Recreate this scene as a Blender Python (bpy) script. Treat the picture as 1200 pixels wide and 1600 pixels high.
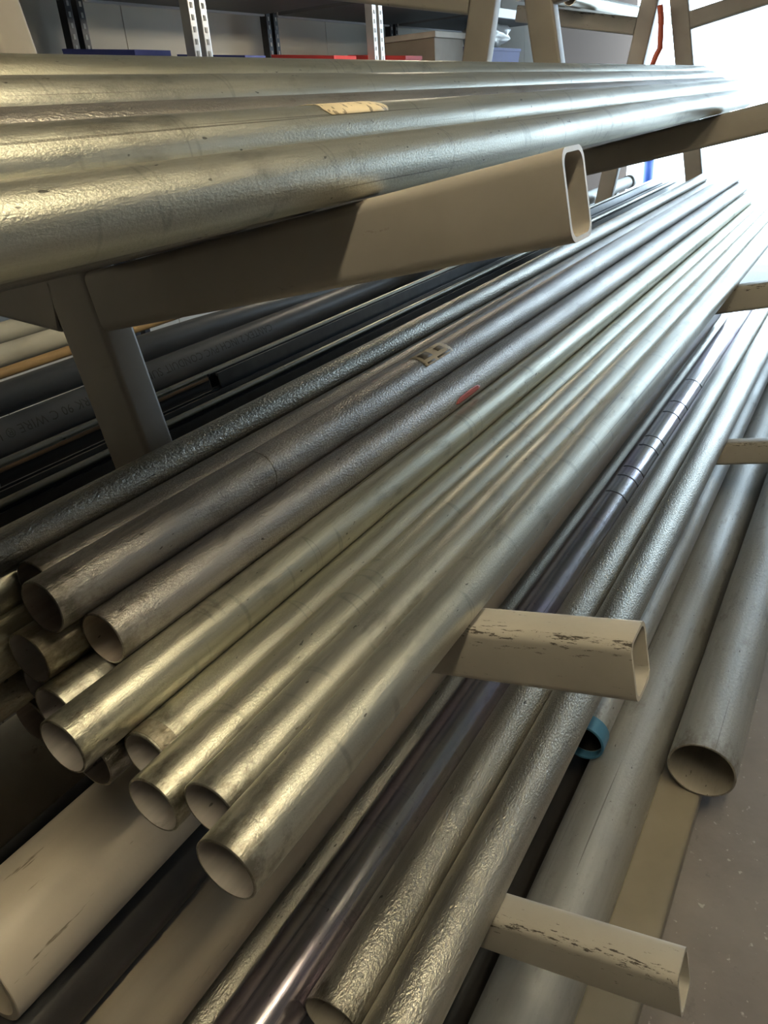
import bpy, bmesh, math, random
from mathutils import Matrix, Vector
random.seed(7)
for o in list(bpy.data.objects):
    bpy.data.objects.remove(o, do_unlink=True)
SC = bpy.context.scene
COL = SC.collection

# ---------------------------------------------------------------- place and camera
# Rack frame: X along the pipes, U along the upward-tilted arms (to the aisle), W along the leaning front legs.
# Measured in "rack units" from the eye point; K turns units into metres, FLOOR is the eye height.
K = 0.85
FLOOR = 2.06
AL = math.radians(10.9)
CA, SA = math.cos(AL), math.sin(AL)

def PW(X, U, W):                       # rack coordinates to world
    return Vector((K*X, -K*(CA*U - SA*W), K*(SA*U + CA*W + FLOOR)))

def PZ(X, Y, Z):                       # level coordinates (Y to the aisle, Z from the eye) to world
    return Vector((K*X, -K*Y, K*(Z + FLOOR)))

def cam_setup():
    f = 1224.1
    eX = Vector((820, -692, f)).normalized()
    eU = Vector((1840, 15, -f)).normalized()
    eW = eX.cross(eU).normalized()
    if eW.y > 0: eW = -eW
    def vec(i):
        a, b, c = eX[i], eU[i], eW[i]
        return Vector((a, -(CA*b - SA*c), SA*b + CA*c)).normalized()
    r, d, fw = vec(0), vec(1), vec(2)
    m = Matrix((( r.x, -d.x, -fw.x, 0), (r.y, -d.y, -fw.y, 0), (r.z, -d.z, -fw.z, K*FLOOR), (0, 0, 0, 1)))
    cd = bpy.data.cameras.new('camera')
    cd.sensor_fit = 'VERTICAL'; cd.sensor_height = 24.0; cd.sensor_width = 18.0
    cd.lens = f/1600*24.0
    cd.clip_start = 0.01; cd.clip_end = 200
    o = bpy.data.objects.new('camera', cd); COL.objects.link(o)
    o.matrix_world = m
    SC.camera = o
cam_setup()

SC.view_settings.view_transform = 'Standard'
SC.view_settings.look = 'None'
SC.view_settings.gamma = 1.0
SC.view_settings.use_curve_mapping = False
SC.view_settings.exposure = 0.6

world = bpy.data.worlds.new('daylight'); SC.world = world
world.use_nodes = True
wb = world.node_tree.nodes['Background']
wb.inputs[0].default_value = (0.64, 0.83, 1.0, 1)
wb.inputs[1].default_value = 7.5

def portal(loc, size, direction):
    ld = bpy.data.lights.new('door_portal', 'AREA'); ld.shape = 'RECTANGLE'
    ld.size, ld.size_y = size; ld.cycles.is_portal = True
    o = bpy.data.objects.new('door_portal', ld); COL.objects.link(o)
    o.location = loc
    o.rotation_euler = Vector(direction).to_track_quat('-Z', 'Y').to_euler()
DOOR_X, DOOR_Y0, DOOR_Y1, DOOR_TOP = 13.5, -3.72, 3.2, 2.3
portal(PZ(DOOR_X + .15, (DOOR_Y0+DOOR_Y1)/2, (DOOR_TOP-FLOOR)/2), (K*(DOOR_Y1-DOOR_Y0), K*(DOOR_TOP+FLOOR)), (-1, 0, 0))

LAMP_W = 66.0            # strength of the ceiling tubes

# ---------------------------------------------------------------- materials
def nmat(name):
    m = bpy.data.materials.new(name); m.use_nodes = True
    nt = m.node_tree
    return m, nt, nt.nodes['Principled BSDF']

def N(nt, t, **kw):
    n = nt.nodes.new(t)
    for k, v in kw.items():
        if k.startswith('i_'): n.inputs[k[2:].replace('_', ' ')].default_value = v
        else: setattr(n, k, v)
    return n

def coords(nt, scale, rnd=True):
    tc = N(nt, 'ShaderNodeTexCoord')
    mp = N(nt, 'ShaderNodeMapping'); mp.inputs['Scale'].default_value = scale
    if rnd:
        oi = N(nt, 'ShaderNodeObjectInfo')
        ml = N(nt, 'ShaderNodeMath', operation='MULTIPLY'); ml.inputs[1].default_value = 37.0
        nt.links.new(oi.outputs['Random'], ml.inputs[0])
        ad = N(nt, 'ShaderNodeVectorMath', operation='ADD')
        nt.links.new(tc.outputs['Object'], ad.inputs[0]); nt.links.new(ml.outputs[0], ad.inputs[1])
        nt.links.new(ad.outputs[0], mp.inputs['Vector'])
    else:
        nt.links.new(tc.outputs['Object'], mp.inputs['Vector'])
    return mp.outputs['Vector']

def noise(nt, vec, scale, detail=3, rough=.55):
    n = N(nt, 'ShaderNodeTexNoise'); n.inputs['Scale'].default_value = scale
    n.inputs['Detail'].default_value = detail; n.inputs['Roughness'].default_value = rough
    nt.links.new(vec, n.inputs['Vector'])
    return n.outputs['Fac']

def ramp(nt, fac, stops):
    r = N(nt, 'ShaderNodeValToRGB'); e = r.color_ramp.elements
    while len(e) < len(stops): e.new(0.5)
    for el, (p, c) in zip(e, stops):
        el.position = p; el.color = c if len(c) == 4 else (*c, 1)
    nt.links.new(fac, r.inputs['Fac'])
    return r.outputs['Color']

def mix(nt, fac, a, b, mode='MIX'):
    m = N(nt, 'ShaderNodeMix', data_type='RGBA', blend_type=mode)
    for s, v in ((0, fac), (6, a), (7, b)):
        if hasattr(v, 'is_output'): nt.links.new(v, m.inputs[s])
        elif isinstance(v, (int, float)): m.inputs[s].default_value = v
        else: m.inputs[s].default_value = (*v, 1) if len(v) == 3 else v
    return m.outputs[2]

def g(v): return (v, v, v)

def galvanised(name, light, dark, rough=(.28, .45), spangle=.25, spangle_scale=160, metallic=.92,
               smudge=.5, rings=0.0, dirt=(.12, .105, .08), tint=None, grime=.30):
    """zinc-coated steel: streaks along the pipe, spangle relief, smudges and scuffs."""
    m, nt, b = nmat(name)
    st = noise(nt, coords(nt, (1.2, 26, 26)), 3.0, 4)
    lo = noise(nt, coords(nt, (2.0, 7, 7)), 1.3, 3)
    sp = noise(nt, coords(nt, (.55, 1, 1)), spangle_scale, 2, .6)
    sc = noise(nt, coords(nt, (5, 90, 90)), 3.0, 2)
    col = mix(nt, ramp(nt, st, [(.3, g(0)), (.7, g(1))]), dark, light)
    if tint:
        col = mix(nt, ramp(nt, lo, [(.42, g(0)), (.62, g(.8))]), col, tint)
    sm = ramp(nt, noise(nt, coords(nt, (4.5, 11, 11)), 1.6, 5, .65), [(.57, g(0)), (.72, g(smudge))])
    col = mix(nt, sm, col, dirt)
    nick = ramp(nt, noise(nt, coords(nt, (45, 120, 120)), 1.0, 2), [(.71, g(0)), (.75, g(.75))])
    col = mix(nt, nick, col, (.05, .045, .04))
    scr = ramp(nt, noise(nt, coords(nt, (.9, 150, 150)), 1.0, 1), [(.735, g(0)), (.75, g(.6))])
    col = mix(nt, scr, col, (.10, .09, .075))
    tcx = N(nt, 'ShaderNodeTexCoord'); sx = N(nt, 'ShaderNodeSeparateXYZ'); nt.links.new(tcx.outputs['Object'], sx.inputs[0])
    mr = N(nt, 'ShaderNodeMapRange'); mr.inputs['From Min'].default_value = .11; mr.inputs['From Max'].default_value = 0.0
    nt.links.new(sx.outputs['X'], mr.inputs['Value'])
    ma = N(nt, 'ShaderNodeMath', operation='MULTIPLY_ADD'); nt.links.new(mr.outputs[0], ma.inputs[0]); ma.inputs[1].default_value = grime
    nt.links.new(noise(nt, coords(nt, (14, 22, 22)), 1.6, 5, .7), ma.inputs[2])
    col = mix(nt, ramp(nt, ma.outputs[0], [(.64, g(0)), (.86, g(.75))]), col, dirt)
    if rings:
        rg = ramp(nt, noise(nt, coords(nt, (30, 4, 4)), 1.0, 1), [(.66, g(0)), (.69, g(rings)), (.72, g(0))])
        col = mix(nt, rg, col, (.06, .055, .05))
    nt.links.new(col, b.inputs['Base Color'])
    b.inputs['Metallic'].default_value = metallic
    rr = N(nt, 'ShaderNodeMapRange'); rr.inputs['To Min'].default_value = rough[0]; rr.inputs['To Max'].default_value = rough[1]
    ms = N(nt, 'ShaderNodeMath', operation='ADD'); nt.links.new(lo, ms.inputs[0]); nt.links.new(sp, ms.inputs[1])
    rr.inputs['From Min'].default_value = .7; rr.inputs['From Max'].default_value = 1.3
    nt.links.new(ms.outputs[0], rr.inputs['Value']); nt.links.new(rr.outputs[0], b.inputs['Roughness'])
    bp = N(nt, 'ShaderNodeBump'); bp.inputs['Strength'].default_value = spangle; bp.inputs['Distance'].default_value = .004
    nt.links.new(sp, bp.inputs['Height'])
    bp2 = N(nt, 'ShaderNodeBump'); bp2.inputs['Strength'].default_value = .06; bp2.inputs['Distance'].default_value = .004
    nt.links.new(sc, bp2.inputs['Height']); nt.links.new(bp.outputs[0], bp2.inputs['Normal'])
    nt.links.new(bp2.outputs[0], b.inputs['Normal'])
    return m

def painted(name, base, alt, rough=.5, wear=.5, scale=4.0, wear_col=(.055, .05, .045), bump=.12, stain=None, stretch=(1, 1, 1), wear_map=(9, 9, 30), wear_at=.66):
    m, nt, b = nmat(name)
    n1 = noise(nt, coords(nt, stretch), scale, 4)
    col = mix(nt, ramp(nt, n1, [(.35, g(0)), (.68, g(1))]), base, alt)
    if stain:
        s = ramp(nt, noise(nt, coords(nt, stretch), scale*.8, 5, .65), [(.50, g(0)), (.66, g(.85))])
        col = mix(nt, s, col, stain)
    if wear:
        w = ramp(nt, noise(nt, coords(nt, wear_map), 1.5, 5, .7), [(wear_at, g(0)), (wear_at+.035, g(wear))])
        col = mix(nt, w, col, wear_col)
    nt.links.new(col, b.inputs['Base Color'])
    b.inputs['Roughness'].default_value = rough
    bp = N(nt, 'ShaderNodeBump'); bp.inputs['Strength'].default_value = bump; bp.inputs['Distance'].default_value = .003
    nt.links.new(noise(nt, coords(nt, (1, 1, 1)), 60, 3), bp.inputs['Height']); nt.links.new(bp.outputs[0], b.inputs['Normal'])
    return m

def plain(name, col, rough=.5, metallic=0.0, var=.12, scale=14):
    m, nt, b = nmat(name)
    n1 = noise(nt, coords(nt, (1, 1, 1)), scale, 3)
    c2 = tuple(max(0, c*(1-var*2)) for c in col)
    nt.links.new(mix(nt, n1, c2, col), b.inputs['Base Color'])
    b.inputs['Roughness'].default_value = rough; b.inputs['Metallic'].default_value = metallic
    return m

def emit(name, col, strength):
    m, nt, b = nmat(name)
    b.inputs['Base Color'].default_value = (*col, 1)
    b.inputs['Emission Color'].default_value = (*col, 1); b.inputs['Emission Strength'].default_value = strength
    return m

def arm_paint():
    """cream enamel, scraped to dark steel where pipes are dragged over the near upper edge of the arm."""
    m, nt, b = nmat('cream_rack_paint_worn')
    vec = coords(nt, (1, 1, 1))
    n1 = noise(nt, vec, 5, 4)
    col = mix(nt, ramp(nt, n1, [(.35, g(0)), (.7, g(1))]), (.44, .412, .362), (.375, .35, .305))
    tc = N(nt, 'ShaderNodeTexCoord'); sx = N(nt, 'ShaderNodeSeparateXYZ'); nt.links.new(tc.outputs['Object'], sx.inputs[0])
    # scraped band close to the top edge (local z just under 0, near side x just over 0)
    mz = N(nt, 'ShaderNodeMapRange'); mz.inputs['From Min'].default_value = -.034; mz.inputs['From Max'].default_value = -.008
    nt.links.new(sx.outputs['Z'], mz.inputs['Value'])
    mx = N(nt, 'ShaderNodeMapRange'); mx.inputs['From Min'].default_value = .034; mx.inputs['From Max'].default_value = .008
    nt.links.new(sx.outputs['X'], mx.inputs['Value'])
    mm = N(nt, 'ShaderNodeMath', operation='MULTIPLY'); nt.links.new(mz.outputs[0], mm.inputs[0]); nt.links.new(mx.outputs[0], mm.inputs[1])
    sc = noise(nt, coords(nt, (130, 22, 130)), 1.2, 6, .75)
    ad = N(nt, 'ShaderNodeMath', operation='MULTIPLY_ADD'); nt.links.new(mm.outputs[0], ad.inputs[0]); ad.inputs[1].default_value = .115; nt.links.new(sc, ad.inputs[2])
    w = ramp(nt, ad.outputs[0], [(.655, g(0)), (.685, g(1))])
    col = mix(nt, w, col, (.05, .042, .034))
    nick = ramp(nt, noise(nt, coords(nt, (22, 22, 12)), 1.4, 4, .65), [(.715, g(0)), (.74, g(.8))])
    col = mix(nt, nick, col, (.10, .085, .065))
    nt.links.new(col, b.inputs['Base Color']); b.inputs['Roughness'].default_value = .42
    bp = N(nt, 'ShaderNodeBump'); bp.inputs['Strength'].default_value = .08; bp.inputs['Distance'].default_value = .003
    nt.links.new(noise(nt, vec, 70, 2), bp.inputs['Height']); nt.links.new(bp.outputs[0], b.inputs['Normal'])
    return m

M = {}
M['galv'] = galvanised('galvanised_steel', (.62, .61, .53), (.46, .45, .38), (.32, .44), .13, 430, smudge=.5, rings=.25)
M['galv_green'] = galvanised('galvanised_steel_greenish', (.62, .605, .50), (.45, .435, .35), (.30, .42), .13, 430, smudge=.55, rings=.3)
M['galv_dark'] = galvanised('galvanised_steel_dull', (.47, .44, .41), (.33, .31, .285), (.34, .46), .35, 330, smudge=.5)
M['galv_spangle'] = galvanised('galvanised_steel_spangled', (.58, .555, .49), (.42, .40, .345), (.30, .46), .55, 260, smudge=.35)
M['galv_polished'] = galvanised('galvanised_steel_smooth', (.66, .62, .60), (.46, .46, .50), (.16, .26), .02, 120, smudge=.25, rings=.2, tint=(.50, .42, .55))
M['galv_old'] = galvanised('galvanised_steel_weathered', (.45, .445, .42), (.39, .385, .36), (.45, .60), .2, 150, metallic=.6, smudge=.6, dirt=(.20, .175, .14))
M['galv_dirty'] = galvanised('galvanised_steel_dirty', (.44, .41, .33), (.27, .24, .18), (.40, .55), .5, 120, metallic=.7, smudge=.9, dirt=(.13, .10, .06))
M['inner'] = galvanised('pipe_bore', (.52, .48, .45), (.42, .39, .36), (.50, .62), .05, 90, metallic=.25, smudge=.2, grime=0.0)
M['inner_rust'] = galvanised('pipe_bore_rusty', (.46, .40, .345), (.36, .295, .24), (.50, .62), .2, 60, metallic=.2, smudge=.6, dirt=(.09, .045, .02), grime=0.0)
M['inner_dusty'] = galvanised('pipe_bore_dusty', (.44, .41, .35), (.40, .37, .315), (.60, .7), .1, 60, metallic=.1, smudge=.4, grime=0.0)
M['cream_pipe'] = painted('cream_coated_pipe', (.46, .405, .33), (.39, .34, .27), .45, .8, 3.0, (.12, .095, .06), stretch=(.6, 3, 3), wear_map=(2.6, 26, 26), wear_at=.645)
M['rust_pipe'] = painted('rust_stained_cream_pipe', (.44, .40, .32), (.36, .32, .25), .55, .5, 3.0, stain=(.20, .115, .06))
M['drab_pipe'] = painted('drab_coated_pipe', (.30, .25, .19), (.24, .20, .15), .5, .5, 4.0, stretch=(.6, 4, 4), wear_map=(3, 34, 34), wear_at=.63)
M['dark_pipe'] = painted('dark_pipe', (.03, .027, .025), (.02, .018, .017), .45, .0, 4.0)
M['pvc'] = painted('grey_pvc', (.075, .082, .096), (.06, .066, .077), .38, .0, 5.0, bump=.03)
M['pvc_pale'] = painted('pale_pvc', (.62, .60, .52), (.50, .48, .40), .42, .0, 5.0, bump=.03)
M['tan_tube'] = painted('tan_tube', (.50, .33, .15), (.40, .26, .12), .5, .2, 5.0)
M['brown_tube'] = painted('brown_tube', (.20, .125, .07), (.14, .09, .05), .5, .2, 5.0)
M['strut'] = plain('dark_strut_steel', (.16, .165, .175), .3, .85, .2, 30)
M['blue'] = painted('blue_plastic', (.07, .21, .34), (.05, .16, .27), .35, .15, 8.0, bump=.03)
M['ink'] = plain('black_print', (.015, .015, .017), .6)
M['arm'] = arm_paint()
M['rack'] = painted('cream_rack_paint', (.40, .368, .325), (.34, .31, .272), .42, .35, 5.0, (.16, .13, .10))
M['tan_beam'] = painted('dusty_tan_beam', (.28, .245, .19), (.21, .185, .145), .6, .2, 3.0, (.2, .17, .12))

# ---------------------------------------------------------------- object helpers
def obj(name, me, mat=None, parent=None, loc=None, rot=None):
    o = bpy.data.objects.new(name, me); COL.objects.link(o)
    if mat is not None:
        for mm in (mat if isinstance(mat, (list, tuple)) else [mat]): me.materials.append(mm)
    if parent is not None: o.parent = parent
    if loc is not None: o.location = loc
    if rot is not None: o.rotation_euler = rot
    return o

def tag(o, label, cat, group=None, kind=None):
    if label: o['label'] = label
    if cat: o['category'] = cat
    if group: o['group'] = group
    if kind: o['kind'] = kind
    return o

def empty(name, loc, label, cat, group=None, rot=None):
    o = bpy.data.objects.new(name, None); COL.objects.link(o); o.location = loc
    o.empty_display_size = .1
    if rot is not None: o.rotation_euler = rot
    return tag(o, label, cat, group)

def mesh(name, vs, fs, smooth=None, mats=None):
    me = bpy.data.meshes.new(name); me.from_pydata([tuple(v) for v in vs], [], fs)
    if smooth is not None: me.polygons.foreach_set('use_smooth', [bool(s) for s in smooth])
    if mats is not None: me.polygons.foreach_set('material_index', mats)
    me.update(); return me

def box_mesh(name, a, b, bevel=0.0):
    bm = bmesh.new()
    bmesh.ops.create_cube(bm, size=1)
    for v in bm.verts:
        v.co = Vector(tuple(a[i] + (b[i]-a[i])*(v.co[i]+.5) for i in range(3)))
    if bevel:
        bmesh.ops.bevel(bm, geom=list(bm.edges), offset=bevel, segments=2, affect='EDGES', profile=.6)
    bmesh.ops.recalc_face_normals(bm, faces=list(bm.faces))
    me = bpy.data.meshes.new(name); bm.to_mesh(me); bm.free(); return me

def wbox(name, a, b, mat, parent=None, bevel=0.0):
    """box given by two level-coordinate corners (X, Y, Z); origin at its base centre."""
    p, q = PZ(*a), PZ(*b)
    lo = Vector([min(p[i], q[i]) for i in range(3)]); hi = Vector([max(p[i], q[i]) for i in range(3)])
    c = Vector(((lo.x+hi.x)/2, (lo.y+hi.y)/2, lo.z))
    me = box_mesh(name, lo-c, hi-c, bevel)
    o = obj(name, me, mat, None, c)
    if parent is not None:
        o.parent = parent; o.matrix_parent_inverse = Matrix(); o.location = c - parent.location
    return o

def tube_mesh(name, L, r, wall, nseg=56, nlen=2, bend=None):
    """open pipe along +x from 0 to L; bend(t) gives a (y, z) drift of the centreline."""
    vs, fs, sm, mi = [], [], [], []
    def ring(x, rad, off):
        i0 = len(vs)
        for k in range(nseg):
            a = 2*math.pi*k/nseg
            vs.append((x, off[0]+rad*math.cos(a), off[1]+rad*math.sin(a)))
        return i0
    def band(a, b, s, m, flip=False):
        for k in range(nseg):
            k2 = (k+1) % nseg
            f = (a+k, b+k, b+k2, a+k2)
            fs.append(f[::-1] if not flip else f); sm.append(s); mi.append(m)
    ts = [i/(nlen-1) for i in range(nlen)]
    off = [(bend(t) if bend else (0, 0)) for t in ts]
    ch = min(wall*.3, .0012)
    def shell(rad, flip, m):
        prev = None
        for t, o_ in zip(ts, off):
            x = ch if t == 0 else (L-ch if t == 1 else L*t)
            cur = ring(x, rad, o_)
            if prev is not None: band(prev, cur, True, m, flip)
            prev = cur
    shell(r, False, 0)
    shell(r-wall, True, 1)
    for x, o_, fl, s in ((0, off[0], True, 1), (L, off[-1], False, -1)):
        a = ring(x+s*ch, r, o_); b = ring(x, r-ch, o_); band(a, b, False, 0, fl)
        a = ring(x, r-ch, o_); b = ring(x, r-wall, o_); band(a, b, False, 0, fl)
        a = ring(x, r-wall, o_); b = ring(x+s*ch, r-wall, o_); band(a, b, False, 1, fl)
    return mesh(name, vs, fs, sm, mi)

def pipe(label, x0, x1, U, W, r, mat, wall=.0036, inner='inner', group=None, name='steel_pipe', cat='pipe',
         dU=0, dW=0, bend=None):
    """a pipe from x0 to x1 with its axis at (U, W) where it crosses the first frame; dU, dW drift per unit X."""
    L = K*(x1-x0)
    bf = None
    if bend: bf = lambda t: (0, K*bend(x0+(x1-x0)*t))
    me = tube_mesh(name, L, K*r, K*wall, nlen=14 if bend else 2, bend=bf)
    o = obj(name, me, [M[mat], M[inner]])
    p, q = PW(x0, U+dU*(x0-1), W+dW*(x0-1)), PW(x1, U+dU*(x1-1), W+dW*(x1-1))
    d = (q-p).normalized()
    o.location = p
    o.rotation_euler = (0, -math.asin(d.z), math.atan2(d.y, d.x))
    o['r'] = K*r
    del o['r']
    tag(o, label, cat, group)
    return o

def patch(name, parent, x0, x1, a0, a1, rad, mat, lift=.0006, nx=6, na=10, shape=None):
    """thin curved sheet lying on a pipe: angles in the arm frame (0 towards the aisle, 90 up)."""
    vs, fs = [], []
    th = .0004
    for layer in (lift+th, lift):
        for i in range(nx+1):
            for j in range(na+1):
                u, v = i/nx, j/na
                if shape: u, v = shape(u, v)
                x = K*(x0+(x1-x0)*u); a = math.radians(a0+(a1-a0)*v) + AL
                rr = K*rad + layer
                # angle measured towards the aisle (-y) in world
                vs.append((x, -rr*math.cos(a), rr*math.sin(a)))
    n = (nx+1)*(na+1)
    idx = lambda i, j: i*(na+1)+j
    for i in range(nx):
        for j in range(na):
            q = (idx(i, j), idx(i+1, j), idx(i+1, j+1), idx(i, j+1))
            fs.append(q); fs.append(tuple(n+k for k in q[::-1]))
    for i in range(nx):
        for j in (0, na):
            fs.append((idx(i, j), idx(i+1, j), n+idx(i+1, j), n+idx(i, j)))
    for j in range(na):
        for i in (0, nx):
            fs.append((idx(i, j), idx(i, j+1), n+idx(i, j+1), n+idx(i, j)))
    me = mesh(name, vs, fs, [True]*len(fs))
    bm = bmesh.new(); bm.from_mesh(me); bmesh.ops.recalc_face_normals(bm, faces=list(bm.faces)); bm.to_mesh(me); bm.free()
    return obj(name, me, mat, parent)

def rrect(w, h, rad, n=5):
    pts = []
    for cx, cy, a0 in ((w-rad, h-rad, 0), (rad, h-rad, 90), (rad, rad, 180), (w-rad, rad, 270)):
        for k in range(n+1):
            a = math.radians(a0+90*k/n)
            pts.append((cx+rad*math.cos(a), cy+rad*math.sin(a)))
    return pts

def hollow_beam(name, L, w, h, rad, wall, axis, slant=0.0):
    """rounded box-section beam. axis 'y': runs to -y, section x (0..w) by z (-h..0);
       axis 'z': runs up +z, section x (0..w) by y (0..h); axis 'x': runs +x, section y (0..w) by z (0..h)."""
    outer = rrect(w, h, rad)
    inner = [(wall + (p[0])*(w-2*wall)/w, wall + p[1]*(h-2*wall)/h) for p in outer]
    n = len(outer); vs, fs, sm = [], [], []
    def place(p, t):
        if axis == 'y': return (p[0], -t, p[1]-h)
        if axis == 'z': return (p[0], p[1], t)
        return (t, p[0], p[1])
    def ring(pts, t):
        i0 = len(vs)
        for p in pts:
            tt = t if t == 0 else t - slant*(1-p[1]/h)
            vs.append(place(p, tt))
        return i0
    def band(a, b, s):
        for k in range(n):
            k2 = (k+1) % n; fs.append((a+k, a+k2, b+k2, b+k)); sm.append(s)
    band(ring(outer, 0), ring(outer, L), True)
    band(ring(inner, L), ring(inner, 0), True)
    band(ring(outer, L), ring(inner, L), False)
    band(ring(inner, 0), ring(outer, 0), False)
    me = mesh(name, vs, fs, sm)
    bm = bmesh.new(); bm.from_mesh(me)
    bmesh.ops.recalc_face_normals(bm, faces=list(bm.faces))
    bm.to_mesh(me); bm.free()
    # the long flats stay flat: sharpen by normals
    me.set_sharp_from_angle(angle=math.radians(35))
    return me

def tube_path(name, pts, r, nseg=12):
    vs, fs = [], []
    P = [Vector(p) for p in pts]
    for i, p in enumerate(P):
        d = (P[min(i+1, len(P)-1)] - P[max(i-1, 0)]).normalized()
        up = Vector((0, 0, 1)) if abs(d.z) < .9 else Vector((1, 0, 0))
        s = d.cross(up).normalized(); t = s.cross(d)
        for k in range(nseg):
            a = 2*math.pi*k/nseg; vs.append(p + r*(math.cos(a)*s + math.sin(a)*t))
    for i in range(len(P)-1):
        for k in range(nseg):
            k2 = (k+1) % nseg
            fs.append((i*nseg+k, i*nseg+k2, (i+1)*nseg+k2, (i+1)*nseg+k))
    fs.append(tuple(range(nseg))[::-1]); fs.append(tuple((len(P)-1)*nseg+k for k in range(nseg)))
    me = mesh(name, vs, fs, [True]*(len(fs)-2)+[False]*2)
    bm = bmesh.new(); bm.from_mesh(me); bmesh.ops.recalc_face_normals(bm, faces=list(bm.faces)); bm.to_mesh(me); bm.free()
    return me

# ---------------------------------------------------------------- the room
def concrete():
    m, nt, b = nmat('concrete_floor')
    v = coords(nt, (1, 1, 1), False)
    col = mix(nt, ramp(nt, noise(nt, v, 1.6, 6, .62), [(.3, g(0)), (.72, g(1))]), (.15, .13, .122), (.27, .24, .225))
    sp = ramp(nt, noise(nt, v, 55, 2), [(.68, g(0)), (.74, g(.7))])
    col = mix(nt, sp, col, (.48, .45, .42))
    dk = ramp(nt, noise(nt, v, 16, 4, .7), [(.62, g(0)), (.72, g(.5))])
    col = mix(nt, dk, col, (.10, .085, .08))
    nt.links.new(col, b.inputs['Base Color']); b.inputs['Roughness'].default_value = .6
    bp = N(nt, 'ShaderNodeBump'); bp.inputs['Strength'].default_value = .2; bp.inputs['Distance'].default_value = .004
    nt.links.new(noise(nt, v, 40, 5), bp.inputs['Height']); nt.links.new(bp.outputs[0], b.inputs['Normal'])
    return m
M['floor'] = concrete()
M['wall'] = painted('cream_wall_board', (.80, .77, .69), (.74, .71, .63), .7, .0, 2.0, bump=.05)
M['ceiling'] = painted('grey_ceiling', (.28, .27, .25), (.23, .22, .20), .8, .0, 2.0)
M['darkwall'] = painted('grey_wall', (.17, .16, .15), (.13, .125, .12), .8, .0, 2.0)
BX, WL, WR, CEIL = -5.0, -4.36, 4.2, 2.6
def struct(o): return tag(o, None, None, None, 'structure')
fl = struct(wbox('floor', (BX, WL-.2, -FLOOR-.12), (DOOR_X+.2, WR+.2, -FLOOR), M['floor']))
struct(wbox('ceiling', (BX, WL-.2, CEIL), (DOOR_X+.2, WR+.2, CEIL+.12), M['ceiling']))
wl = struct(wbox('wall_left', (BX, WL-.2, -FLOOR), (DOOR_X, WL-.02, CEIL), M['wall']))
struct(wbox('wall_right', (BX, WR, -FLOOR), (DOOR_X, WR+.2, CEIL), M['darkwall']))
struct(wbox('wall_back', (BX-.2, WL-.2, -FLOOR), (BX, WR+.2, CEIL), M['darkwall']))
struct(wbox('wall_front', (DOOR_X, WL-.2, -FLOOR), (DOOR_X+.2, DOOR_Y0, CEIL), M['darkwall']))
struct(wbox('wall_front', (DOOR_X, DOOR_Y1, -FLOOR), (DOOR_X+.2, WR+.2, CEIL), M['darkwall']))
struct(wbox('wall_front', (DOOR_X, DOOR_Y0, DOOR_TOP), (DOOR_X+.2, DOOR_Y1, CEIL), M['darkwall']))
struct(wbox('door_1', (DOOR_X-.06, DOOR_Y0, DOOR_TOP-.18), (DOOR_X+.14, DOOR_Y1, DOOR_TOP-.001), plain('grey_roller_door', (.25, .25, .26), .4, .5)))
# wall boards, each its own panel with a narrow joint
for i in range(24):
    xa = -5 + i*.77
    if xa > DOOR_X-.8: break
    p = wbox('wall_panel', (xa+.004, WL-.02, -FLOOR), (xa+.766, WL, CEIL-.01), M['wall'], wl)
# ground outside
M['yard'] = plain('pale_yard_concrete', (.62, .60, .56), .8)
struct(wbox('ground', (DOOR_X+.2, -30, -FLOOR-.12), (60, 30, -FLOOR-.005), M['yard']))

# ---------------------------------------------------------------- ceiling lamps over the aisle, plus an added wall fill
M['lamp_white'] = plain('lamp_housing_white', (.75, .74, .70), .4)
M['lamp_tube'] = emit('lamp_tube_lit', (1.0, .87, .60), LAMP_W)
M['lamp_tube_dim'] = emit('old_lamp_tube_lit', (1.0, .88, .62), LAMP_W*.5)
M['wall_fill_tube'] = emit('wall_fill_tube_lit', (1.0, .90, .72), LAMP_W*.36)
def lamp(x0, x1, y, label, z=2.05, tube='lamp_tube'):
    e = empty('ceiling_light', PZ((x0+x1)/2, y, z), label, 'ceiling light', 'tube lights over the aisle')
    h = wbox('housing', (x0-.04, y-.09, z+.06), (x1+.04, y+.09, z+.14), M['lamp_white'], e, .006)
    for dy in (-.045, .045):
        me = tube_path('lamp_tube', [(K*(x0+.02-(x0+x1)/2), -K*dy, 0), (K*(x1-.02-(x0+x1)/2), -K*dy, 0)], .016)
        obj('lamp_tube', me, M[tube], e, (0, 0, K*.035))
    for x in (x0, x1):
        wbox('end_socket', (x-.03, y-.08, z), (x+.01, y+.08, z+.062), M['lamp_white'], e)
    for x in (x0+.2, x1-.2):
        wbox('hanger', (x-.008, y-.008, z+.14), (x+.008, y+.008, CEIL), M['lamp_white'], e)
lamp(-1.1, .6, .40, 'longer twin tube ceiling light hanging over the aisle, straight above the viewpoint')
lamp(.85, 1.9, .40, 'twin tube ceiling light hanging over the aisle, ahead of the first rack frame', tube='lamp_tube_dim')
lamp(.8, 2.6, 1.35, 'twin tube ceiling light on the far side of the aisle', tube='lamp_tube_dim')
lamp(4.4, 5.9, -2.5, 'added unseen twin tube fill light for the wall behind the shelving', .74, 'wall_fill_tube')  # added unseen fill, hung low to brighten the wall under the shelf

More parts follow.
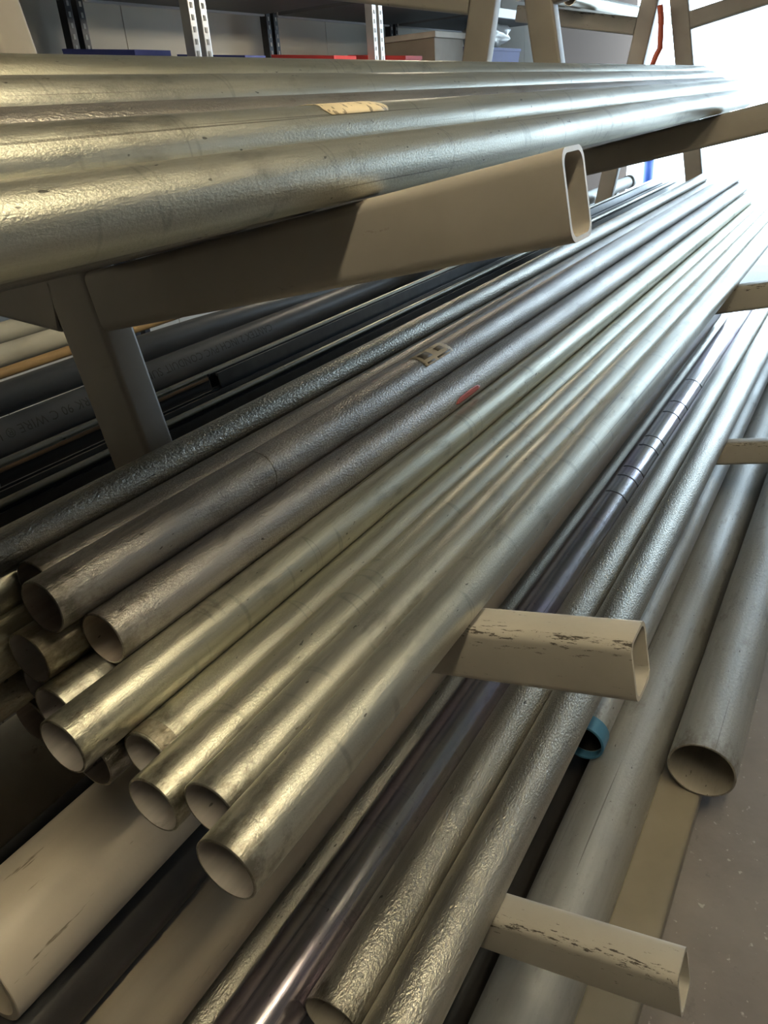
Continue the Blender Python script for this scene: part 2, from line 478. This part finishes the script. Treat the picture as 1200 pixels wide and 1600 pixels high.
# ---------------------------------------------------------------- the pipe rack
rack = empty('pipe_rack', PZ(0, -1.568, -FLOOR), 'cream painted steel A-frame pipe rack with upward tilted arms', 'pipe rack')
RO = rack.location
FRAMES = (1.0, 3.82, 6.65)
TOPS = (-1.437, -.698, .0105, .72)
UM = -1.276          # front face of the aisle-side leg
YC = -1.568          # centre plane of the A-frames (level coordinate)
aw, ah = .085, .113
arm_me = hollow_beam('arm', K*.928, K*aw, K*ah, K*.018, K*.0065, 'y', K*.002)
arm_plain = arm_me.copy()
leg_L = K*3.02
leg_me = hollow_beam('leg', leg_L, K*.078, K*.124, K*.012, K*.006, 'z')
def mirror(p): return Vector((p.x, 2*(-K*YC) - p.y, p.z))
for X in FRAMES:
    # aisle-side leg: local y+ is -U
    Wf = (-FLOOR - SA*(-1.34))/CA + .012
    p = PW(X, UM, Wf)
    o = obj('leg', leg_me.copy() if not leg_me.materials else leg_me, None, rack, p-RO, (-AL, 0, 0))
    if not leg_me.materials: leg_me = o.data; leg_me.materials.append(M['rack'])
    # mirrored leg
    q = mirror(PW(X, UM-.124, Wf))
    # its section runs towards the aisle from the outer face
    q = mirror(PW(X, UM, Wf))
    lm = bpy.data.objects.new('leg', leg_me); COL.objects.link(lm); lm.parent = rack
    lm.location = q - RO; lm.rotation_euler = (AL, 0, 0); lm.scale = (1, -1, 1)
    for t in TOPS:
        o = bpy.data.objects.new('arm', arm_me if t < -.1 else arm_plain); COL.objects.link(o); o.parent = rack
        o.location = PW(X, UM+.0005, t) - RO; o.rotation_euler = (-AL, 0, 0)
        o = bpy.data.objects.new('arm', arm_me); COL.objects.link(o); o.parent = rack
        o.location = mirror(PW(X, UM+.0005, t)) - RO; o.rotation_euler = (AL, 0, 0); o.scale = (1, -1, 1)
    # ties between the two legs
    tie_me = hollow_beam('tie', K*.52, K*.078, K*.11, K*.012, K*.006, 'y')
    o = obj('tie', tie_me, M['rack'], rack, PZ(X, -1.356, -.242) - RO, (math.radians(-6.4), 0, 0))
    o.rotation_euler = (math.radians(6.4), 0, 0); o.scale = (1, -1, 1)
    # foot plates
    for s in (0, 1):
        pp = PZ(X-.04, -.955 if s == 0 else 2*YC+.955, -FLOOR)
        me = box_mesh('foot_plate', Vector((0, -K*.12, 0)), Vector((K*.16, K*.12, K*.012)), .002)
        obj('foot_plate', me, M['rack'], rack, pp-RO)
arm_me.materials.append(M['arm']); arm_plain.materials.append(M['rack'])

# ---------------------------------------------------------------- pipes on the upper arms
R3 = .0445
TG, MG, LG = 'pipes on the upper arms', 'pipes piled on the middle arms', 'pipes on the lower arms'
rT = .041
pipe('front pipe of the upper pile, thick and dull, resting on the upper arm', -2.1, 4.55, -.66, .0535, rT, 'galv', group=TG)
T2 = pipe('second pipe of the upper pile, with a torn cream paper tag', -2.1, 4.7, -.719, .110, rT, 'galv', group=TG)
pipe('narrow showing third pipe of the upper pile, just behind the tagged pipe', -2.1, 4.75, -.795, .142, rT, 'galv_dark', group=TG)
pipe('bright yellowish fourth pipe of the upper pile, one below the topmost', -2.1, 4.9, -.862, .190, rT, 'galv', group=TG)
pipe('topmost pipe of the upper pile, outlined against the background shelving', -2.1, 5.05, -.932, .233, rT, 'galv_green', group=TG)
for i, (u, w) in enumerate([(-.779, .0525), (-.868, .107), (-.93, .0525), (-.955, .148), (-1.014, .0525), (-1.04, .168), (-1.10, .0525), (-1.055, .251), (-1.19, .0525), (-1.13, .131), (-1.21, .158), (-1.135, .214), (-1.185, .282)]):  # unseen fillers; the higher rear ones are added to shade leg and tie
    pipe('unseen galvanised pipe added in the back of the upper pile', -2.0, 4.8, u, w, rT, 'galv_dark', group='buried pipes of the upper pile')

# ---------------------------------------------------------------- pipes on the middle arms
B0 = -.6535; H2 = -.5764; H3 = -.499; H4 = -.4222
X1 = 6.6
pipe('frontmost pipe of the middle pile, its open end nearest the viewer', .411, X1, -.649, B0, R3, 'galv', group=MG)
pipe('pale pipe tucked behind the frontmost pipe of the middle pile', .48, X1+.1, -.739, B0, R3, 'galv', group=MG)
pipe('yellowish ridged pipe, third from the front in the middle pile', .462, X1, -.829, B0, R3, 'galv_green', group=MG)
E_ = pipe('pipe with a dull banded end, fourth from the front in the middle pile', .532, X1+.05, -.919, B0, R3, 'galv_green', group=MG)
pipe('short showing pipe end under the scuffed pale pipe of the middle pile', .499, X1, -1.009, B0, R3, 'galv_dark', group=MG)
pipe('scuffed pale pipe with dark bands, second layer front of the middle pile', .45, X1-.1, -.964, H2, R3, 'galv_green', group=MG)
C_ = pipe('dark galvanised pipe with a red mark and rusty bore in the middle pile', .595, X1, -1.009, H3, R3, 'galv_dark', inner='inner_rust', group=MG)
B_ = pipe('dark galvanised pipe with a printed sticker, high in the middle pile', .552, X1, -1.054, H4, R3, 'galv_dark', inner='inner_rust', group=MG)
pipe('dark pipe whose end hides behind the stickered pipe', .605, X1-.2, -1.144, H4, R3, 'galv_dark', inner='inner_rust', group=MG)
pipe('pipe with a stained end below the stickered pipe', .525, X1, -1.099, H3, R3, 'galv_dirty', group=MG)
pipe('pipe end wedged above the scuffed pale pipe at left', .505, X1, -1.054, H2, R3, 'galv', group=MG)
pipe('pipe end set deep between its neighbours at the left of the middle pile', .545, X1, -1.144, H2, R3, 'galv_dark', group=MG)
pipe('lowest brown pipe end at the far left of the middle pile', .545, X1, -1.222, B0, R3, 'galv_dirty', inner='inner_rust', group=MG)
pipe('pale pipe running out of view at the left under the rear pipe end', -.2, X1, -1.231, H4, R3, 'galv', group=MG)
pipe('rough grimy pipe running out of view at the left of the middle pile', -.2, X1, -1.189, H3, R3, 'galv_dirty', group=MG)
pipe('shadowed grimy pipe running out of view low at the left', -.2, X1, -1.231, H2, R3, 'galv_dirty', group=MG)
pipe('galvanised pipe buried at the bottom of the middle pile', .6, X1, -1.112, B0, R3, 'galv_dark', group=MG)
pipe('slimmer shiny pipe lying along the top rear of the middle pile', -.2, X1-.4, -1.190, -.358, .0315, 'galv_spangle', group=MG)

# ---------------------------------------------------------------- pipes on the lower arms
pipe('coarse spangled pipe lying outermost on the lower arm', .2, 7.2, -.763, -1.374, .0625, 'galv_spangle', group=LG)
pipe('spangled pipe with its open end at the bottom edge, second on the lower arm', .65, 7.2, -.890, -1.3725, .0635, 'galv_spangle', inner='inner_dusty', group=LG)
Q_ = pipe('smooth dark shiny pipe with purple sheen and ring scuffs', .1, 7.2, -1.0245, -1.367, .070, 'galv_polished', group=LG)
pipe('narrow showing rough pipe beside the smooth purple pipe', .1, 7.0, -1.1427, -1.387, .050, 'galv_spangle', group=LG)
pipe('large drab coated pipe half in shadow on the lower shelf', .1, 6.0, -1.18, -1.235, .090, 'drab_pipe', name='coated_pipe', group='coated pipes at the back of the lower shelf')
pipe('dark pipe in the gap between the two large coated pipes', .1, 6.0, -1.19, -1.08, .065, 'dark_pipe', name='coated_pipe', group='coated pipes at the back of the lower shelf')
pipe('large scratched cream coated pipe running to the lower left corner', .285, 6.0, -1.178, -.919, .097, 'cream_pipe', wall=.012, inner='cream_pipe', name='coated_pipe', group='coated pipes at the back of the lower shelf')
pipe('large cream pipe with brown rust stains at the left edge', -.1, 5.5, -1.55, -.905, .10, 'rust_pipe', name='coated_pipe', group='coated pipes at the back of the lower shelf')

# ---------------------------------------------------------------- pipes on the floor
pipe('large grey weathered pipe lying on the floor under the lower arm', .5, 7.5, -.752, -1.8425, .108, 'galv_old', wall=.006, inner='inner_dusty', group='large pipes on the floor')
pipe('large dusty grey pipe with an open end beside the aisle', 1.945, 8.0, -.512, -1.788, .100, 'galv_old', wall=.006, inner='inner_dusty', group='large pipes on the floor')
bp = pipe('grey pipe with a blue end ring, lying against the large floor pipe', 1.90, 7.5, -.843, -1.69, .060, 'galv_old', inner='dark_pipe', group='large pipes on the floor')
me = tube_mesh('end_ring', K*.062, K*.066, K*.008)
er = obj('end_ring', me, [M['blue'], M['blue']], bp, (-K*.03, 0, 0)); er['label'] = 'blue plastic end ring'
# tan box beam along the floor
tb = obj('box_beam', hollow_beam('box_beam', K*4.2, K*.13, K*.105, K*.012, K*.006, 'x'), M['tan_beam'], None, PZ(.3, -.157, -FLOOR) )
tb.location.y = -K*(-.157)
tag(tb, 'dusty tan box beam on the floor under the open grey pipe end', 'beam')

# ---------------------------------------------------------------- pipes on the far side of the rack
FG = 'pipes on the far side of the rack'
g1 = pipe('dark grey plastic conduit without lettering behind the front leg', .7, 4.02, -2.283, -.272, .048, 'pvc', wall=.005, inner='pvc', name='plastic_conduit', cat='conduit',
          group=FG, bend=lambda x: -.15*max(0, (x-1.6)/2.4)**2)
TXT = (-2.17, -.361, .0535)
g2 = pipe('dark grey plastic conduit printed with upside down lettering', .7, 4.6, TXT[0], TXT[1], TXT[2], 'pvc', wall=.005, inner='pvc', name='plastic_conduit', cat='conduit', group=FG)
pipe('thin tan tube above the dark plastic conduits', .7, 4.5, -2.345, -.207, .0165, 'tan_tube', name='thin_tube', group=FG)
pipe('pale plastic pipe directly above the thin tan tube', .7, 4.6, -2.40, -.160, .035, 'pvc_pale', name='plastic_pipe', inner='pvc_pale', group=FG)
pipe('highest pale plastic pipe on the far side of the rack', .7, 4.6, -2.50, -.10, .035, 'pvc_pale', name='plastic_pipe', inner='pvc_pale', group=FG)
pipe('thin brown tube under the lettered conduit', .7, 3.4, -2.115, -.425, .014, 'brown_tube', name='thin_tube', group=FG)
for lab, r_, u, w, xa, xb in (('grey capped pipe, upper of two at the far frame', .052, -2.150, -.3465, 5.2, 7.95), ('grey capped pipe, lower of two at the far frame', .049, -2.265, -.428, 5.2, 7.75)):
    o = pipe(lab, xa, xb, u, w, r_, 'galv_old', group='capped pipes at the far frame')
    me = tube_path('end_cap', [(K*(xb-xa)-.10, 0, 0), (K*(xb-xa)+.004, 0, 0)], K*r_*1.12, 20)
    obj('end_cap', me, M['galv_old'], o)
def strut(label, x0, x1, U, W, s=.041):
    """slotted C-channel, open side up."""
    t = .0035; lip = .009
    prof = [(0, 0), (s, 0), (s, s), (s-lip, s), (s-lip, s-t*2), (s-t, s-t*2), (s-t, t), (t, t), (t, s-t*2), (lip, s-t*2), (lip, s), (0, s)]
    L = K*(x1-x0); n = len(prof)
    vs = [(x, K*(a-s/2), K*(b-s/2)) for x in (0, L) for a, b in prof]
    fs = [(i, (i+1) % n, n+(i+1) % n, n+i) for i in range(n)] + [tuple(range(n)), tuple(n+i for i in range(n))]
    me = mesh('strut_channel', vs, fs)
    bm = bmesh.new(); bm.from_mesh(me); bmesh.ops.recalc_face_normals(bm, faces=list(bm.faces)); bm.to_mesh(me); bm.free()
    o = obj('strut_channel', me, M['strut'], None, PW(x0, U, W), (-AL, 0, 0))
    return tag(o, label, 'channel', 'strut channels inside the rack')
strut('shiny strut channel whose near end shows right of the front leg', 1.53, 6.6, -1.575, -.335)
strut('dark strut channel running behind the front leg, middle of three', .5, 6.9, -1.545, -.372)
strut('dark strut channel running behind the front leg, lowest of three', .5, 7.0, -1.495, -.40)
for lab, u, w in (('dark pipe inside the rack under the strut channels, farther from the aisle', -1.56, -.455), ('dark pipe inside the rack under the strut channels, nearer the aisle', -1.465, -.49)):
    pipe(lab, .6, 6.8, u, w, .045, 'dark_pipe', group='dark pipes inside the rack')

pipe('added black filler pipe darkening the gap behind the large cream pipe', -.3, 6.0, -1.60, -1.17, .115, 'dark_pipe', group='dark pipes inside the rack')  # added near-black filler, blocks the lit floor showing through this gap
pipe('added black filler conduit darkening the gap below the thin brown tube', .6, 4.6, -2.19, -.46, .040, 'dark_pipe', inner='dark_pipe', wall=.005, name='plastic_conduit', cat='conduit', group=FG)  # added near-black filler so the gap above the channels reads dark
pipe('added black pipe standing in for shade left of the large grey pipe', .2, 7.0, -.935, -1.868, .050, 'dark_pipe', group='large pipes on the floor')  # near-black stand-in for shade over the lit floor strip
for lab, u, w, xa in (('thin shiny rod, upper of two behind the front leg', -1.62, -.318, .5), ('thin shiny rod, lower of two behind the front leg', -1.50, -.368, .5)):
    pipe(lab, xa, 6.8, u, w, .009, 'galv', name='steel_rod', cat='rod', wall=.003, group='shiny rods inside the rack')

# ---------------------------------------------------------------- print, tags and marks on the pipes
def lettering(parent, text, x_start, ang, rad, size, x_pipe0, name='printed_lettering'):
    """text wrapped on a pipe, reading towards the viewpoint and upside down, starting at x_start."""
    cu = bpy.data.curves.new('t', 'FONT'); cu.body = text; cu.size = size; cu.space_character = 1.04; cu.resolution_u = 2
    to = bpy.data.objects.new('t', cu); COL.objects.link(to)
    dg = bpy.context.evaluated_depsgraph_get()
    me = bpy.data.meshes.new_from_object(to.evaluated_get(dg))
    bpy.data.objects.remove(to)
    bm = bmesh.new(); bm.from_mesh(me)
    bmesh.ops.subdivide_edges(bm, edges=[e for e in bm.edges if e.calc_length() > size*.3], cuts=1)
    R = K*rad + .0006
    for v in bm.verts:
        x, y = v.co.x, v.co.y
        a = math.radians(ang) + AL - (y)/R
        v.co = Vector((K*(x_start-x_pipe0) - x, -R*math.cos(a), R*math.sin(a)))
    bm.to_mesh(me); bm.free(); me.materials.clear()
    o = obj(name, me, M['ink'], parent)
    return o
t1 = lettering(g2, 'CANTEX 2 INCH PVC CONDUIT SUN', 2.45, 30, TXT[2], .034, .7)
t1['label'] = 'black upside down lettering'
t1['kind'] = 'stuff'
t2 = lettering(g2, 'RK 90 C WIRE \u00ae LISTED', 1.52, 30, TXT[2], .034, .7)

t2['kind'] = 'stuff'
def sticker_mat(name, paper, ink, sx, sy, thr=.5):
    m, nt, b = nmat(name)
    v = coords(nt, (sx, sy, sy), False)
    n1 = ramp(nt, noise(nt, v, 1.0, 2), [(thr, g(0)), (thr+.04, g(.85))])
    n2 = ramp(nt, noise(nt, coords(nt, (3, 6, 6), False), 5, 3), [(.35, g(.8)), (.65, g(1))])
    col = mix(nt, n1, paper, ink)
    nt.links.new(mix(nt, 1.0, col, n2, 'MULTIPLY'), b.inputs['Base Color']); b.inputs['Roughness'].default_value = .6
    return m
def wob(u, v):
    return (u + .05*math.sin(v*9) * (1 if u > .5 else -.6) + (.12*(1-v) if u < .5 else -.10*v*v), v)
o = patch('paper_tag', T2, 1.02+2.1, 1.20+2.1, 29, 100, rT, sticker_mat('paper_tag_print', (.78, .66, .45), (.22, .17, .11), 90, 60, .60), shape=wob)
o['label'] = 'torn cream paper tag'
o = patch('sticker', B_, 1.705-.552, 1.86-.552, 26, 100, R3, sticker_mat('sticker_paper', (.66, .59, .48), (.36, .32, .26), 30, 60, .60))
o['label'] = 'brown printed sticker'
st = o
for xa, xb, aa, ab in ((1.72, 1.76, 31, 37), (1.775, 1.85, 31, 37), (1.722, 1.768, 50, 80), (1.80, 1.835, 52, 72)):
    patch('printed_bar', st, xa-.552, xb-.552, aa, ab, R3, plain('sticker_print', (.16, .14, .12), .6), lift=.0013, nx=2, na=5)
o = patch('red_mark', C_, 1.735-.595, 1.88-.595, -27, -3, R3, plain('red_paint_mark', (.36, .09, .09), .5), nx=10, na=5,
          shape=lambda u, v: (u + .06*(v-.5)*(1 if u < .5 else -1), .5+(v-.5)*(1-(2*u-1)**8*.7)))
o['label'] = 'worn red paint mark'
# scuff rings and bands
def ring_band(name, parent, x, w, rad, mat, lift=.0005):
    me = tube_mesh(name, K*w, K*rad+lift, lift+.0004, 48)
    return obj(name, me, [mat, mat], parent, (K*x, 0, 0))
ring_band('end_band', E_, .004, .030, R3, M['galv_dirty'])
ring_band('seam_ring', B_, 1.061-.552, .0035, R3, M['galv_spangle'])
scuff = plain('dark_scuff', (.06, .055, .06), .5)
for x in (2.95, 3.12, 3.22, 3.48, 3.60, 3.95, 4.12, 4.5):
    patch('scuff_ring', Q_, x-.1, x-.1+.010, 10, 100, .070, scuff, lift=.0004, nx=1, na=14)

# ---------------------------------------------------------------- pipes on the top arms of the farther frames
for i, yv in enumerate((-2.06, -2.18, -2.30, -2.43)):
    z = .72*CA + SA*UM + (-(yv) - 1.747)*math.tan(AL) + .047
    U = CA*yv + SA*z; W = -SA*yv + CA*z
    pipe(('silvery pipe on the topmost far side arms, nearest the rack legs', 'silvery pipe on the topmost far side arms, second from the rack legs', 'silvery pipe on the topmost far side arms, third from the rack legs', 'silvery pipe on the topmost far side arms, nearest the shelving')[i], 6.1, 9.4, U, W+.012, .045, 'galv', group='pipes on the topmost far arms')

# ---------------------------------------------------------------- shelving along the left wall
M['post_dark'] = plain('black_slotted_steel', (.035, .035, .04), .4, .3)
M['post_silver'] = plain('silver_slotted_steel', (.62, .62, .62), .35, .7)
M['shelf_white'] = plain('white_shelf_edge', (.72, .73, .74), .4)
M['shelf_dark'] = plain('dark_shelf_deck', (.10, .105, .115), .6)
M['slot_grey'] = plain('slot_grey', (.34, .34, .34), .5)
M['slot'] = plain('slot_pale', (.55, .55, .53), .5)  # pale slot faces on the black posts
SF, SB = -3.3, -4.22
def shelving(xa, xb, label, front, back, shelf_edge, zs=(-.5, .10, .69, 1.35)):
    e = empty('shelving_unit', PZ((xa+xb)/2, (SF+SB)/2, -FLOOR), label, 'shelving', 'shelving units along the wall')
    for x, s in ((xa, 1), (xb, -1)):
        for y, mt in ((SF, front), (SB, back)):
            a, b = sorted((x, x+s*.05))
            post = wbox('post', (a, y-.03, -FLOOR), (b, y+.03, 1.6), M[mt], e, .003)
            for k in range(12):
                z = .10 + k*.055
                h = wbox('slot', (a+.017, y+.0302, z), (b-.017, y+.0325, z+.026), M['slot' if mt == 'post_dark' else 'slot_grey'], None)
                h.parent = post; h.location = h.location - e.location - post.location
    for z in zs:
        d = wbox('shelf', (xa+.065, SB+.03, z), (xb-.065, SF-.03, z+.03), M['shelf_dark'], e)
        for y in (SF, SB+.035):
            ed = wbox('shelf_edge', (xa+.064, y-.032, z-.012), (xb-.064, y-.004, z+.06), M[shelf_edge], None)
            ed.parent = d; ed.location = ed.location - e.location - d.location
    return e
shelving(1.90, 3.70, 'nearest shelving unit, black rear posts, at the upper left', 'post_silver', 'post_dark', 'shelf_white')
shelving(3.74, 5.56, 'middle shelving unit between the two silver front posts', 'post_silver', 'post_dark', 'shelf_white')
shelving(5.60, 7.42, 'shelving unit right of the second silver post pair', 'post_silver', 'post_dark', 'shelf_white')
shelving(7.46, 9.25, 'shelving unit seen between the legs of the second frame', 'post_dark', 'post_dark', 'shelf_white')

def bin_box(xa, xb, y0, y1, z0, z1, col, label):
    e = empty('storage_bin', PZ((xa+xb)/2, (y0+y1)/2, z0), label, 'bin', 'plastic bins on the shelving')
    m = plain('bin_plastic', col, .65)
    cx, cy = (xa+xb)/2, (y0+y1)/2; hx, hy = (xb-xa)/2, (y1-y0)/2
    bm = bmesh.new()
    def ringv(f, z, sl=0): return [bm.verts.new((K*sx*hx*f, -K*sy*hy*f, K*(z-z0 - (sl if sy > 0 else 0)))) for sx, sy in ((-1, -1), (1, -1), (1, 1), (-1, 1))]
    a = ringv(.86, z0); b = ringv(1, z1, .05); c = ringv(.95, z1, .05); d = ringv(.82, z0+.012)
    for p, q in ((a, b), (b, c), (c, d)):
        for k in range(4): bm.faces.new((p[k], p[(k+1) % 4], q[(k+1) % 4], q[k]))
    bm.faces.new(a[::-1]); bm.faces.new(d)
    bmesh.ops.recalc_face_normals(bm, faces=list(bm.faces))
    me = bpy.data.meshes.new('body'); bm.to_mesh(me); bm.free()
    obj('body', me, m, e)
    lip = wbox('front_lip', (xa, y1-.012, z1-.075), (xb, y1+.006, z1-.05), m, e)
    return e
ZS = .13
bin_box(3.36, 3.62, -3.95, -3.42, ZS, .410, (.05, .07, .34), 'blue bin left of the first silver posts')
bin_box(4.24, 4.44, -3.95, -3.42, ZS, .395, (.06, .08, .36), 'blue bin right of the first silver posts')
bin_box(5.20, 5.49, -3.95, -3.42, ZS, .405, (.62, .05, .05), 'red bin left of the second silver posts')
bin_box(6.22, 6.50, -3.95, -3.42, ZS, .415, (.65, .06, .06), 'red bin right of the second silver posts')
bin_box(7.75, 8.60, -3.90, -3.40, ZS, .50, (.012, .018, .20), 'larger deep blue bin between the legs of the second frame')
# carton and wrapped bundle
e = empty('carton', PZ(6.95, -3.65, ZS), 'pale cardboard carton left of the second frame', 'carton')
M['carton'] = plain('pale_carton', (.36, .31, .25), .7)
wbox('carton_body', (6.70, -3.9, ZS), (7.25, -3.40, .50), M['carton'], e, .004)
wbox('lid', (6.68, -3.92, .50), (7.27, -3.38, .545), plain('carton_lid', (.62, .57, .50), .7), e, .004)
def lumpy(name, c, s, mat, label, cat):
    bm = bmesh.new(); bmesh.ops.create_icosphere(bm, subdivisions=3, radius=1)
    rd = random.Random(3)
    ph = [rd.uniform(0, 6) for _ in range(6)]
    for v in bm.verts:
        n = 1 + .16*math.sin(5*v.co.x+ph[0])*math.sin(6*v.co.y+ph[1]) + .12*math.sin(9*v.co.z+ph[2]+4*v.co.x)
        v.co = Vector((v.co.x*s[0]*n*K, v.co.y*s[1]*n*K, max(-.85, v.co.z)*s[2]*n*K))
    for f in bm.faces: f.smooth = True
    me = bpy.data.meshes.new(name); bm.to_mesh(me); bm.free()
    return tag(obj(name, me, mat, None, PZ(*c)), label, cat)
lumpy('wrapped_bundle', (8.35, -3.68, .585), (.33, .2, .13), plain('clear_wrap', (.55, .54, .52), .25), 'clear plastic wrapped bundle on top of the deep blue bin', 'bundle')

# board and dark timber past the shelving
M['board'] = plain('brown_board', (.105, .062, .038), .9, 0, .06, 6)
bo = wbox('plywood_sheet', (9.55, -3.50, -FLOOR), (13.1, -3.44, 1.55), M['board'])
tag(bo, 'brown plywood sheet standing beyond the second frame', 'plywood sheet')

# red hose by the far frame
pts = [PW(6.55, -1.44, .80), PW(6.55, -1.442, .72), PW(6.55, -1.455, .62), PW(6.55, -1.468, .54), PW(6.55, -1.50, .50), PW(6.55, -1.53, .45), PW(6.55, -1.54, .30)]
base = pts[-1]
ho = obj('red_hose', tube_path('red_hose', [p-base for p in pts], K*.02), plain('red_rubber', (.62, .12, .06), .45), None, base)
tag(ho, 'red hose hanging between the legs of the far frame', 'hose')

# outside the doorway: a blue bollard and a rail
def bollard():
    e = empty('bollard', PZ(14.6, -3.47, -FLOOR), 'blue post standing outside the bright doorway', 'post')
    me = tube_path('post_shaft', [(0, 0, 0), (0, 0, K*1.02)], .07, 20); obj('post_shaft', me, plain('blue_post_paint', (.03, .09, .35), .45), e)
    me = tube_path('post_cap', [(0, 0, K*1.02), (0, 0, K*1.06)], .075, 20); obj('post_cap', me, plain('blue_cap_paint', (.04, .11, .38), .45), e)
bollard()
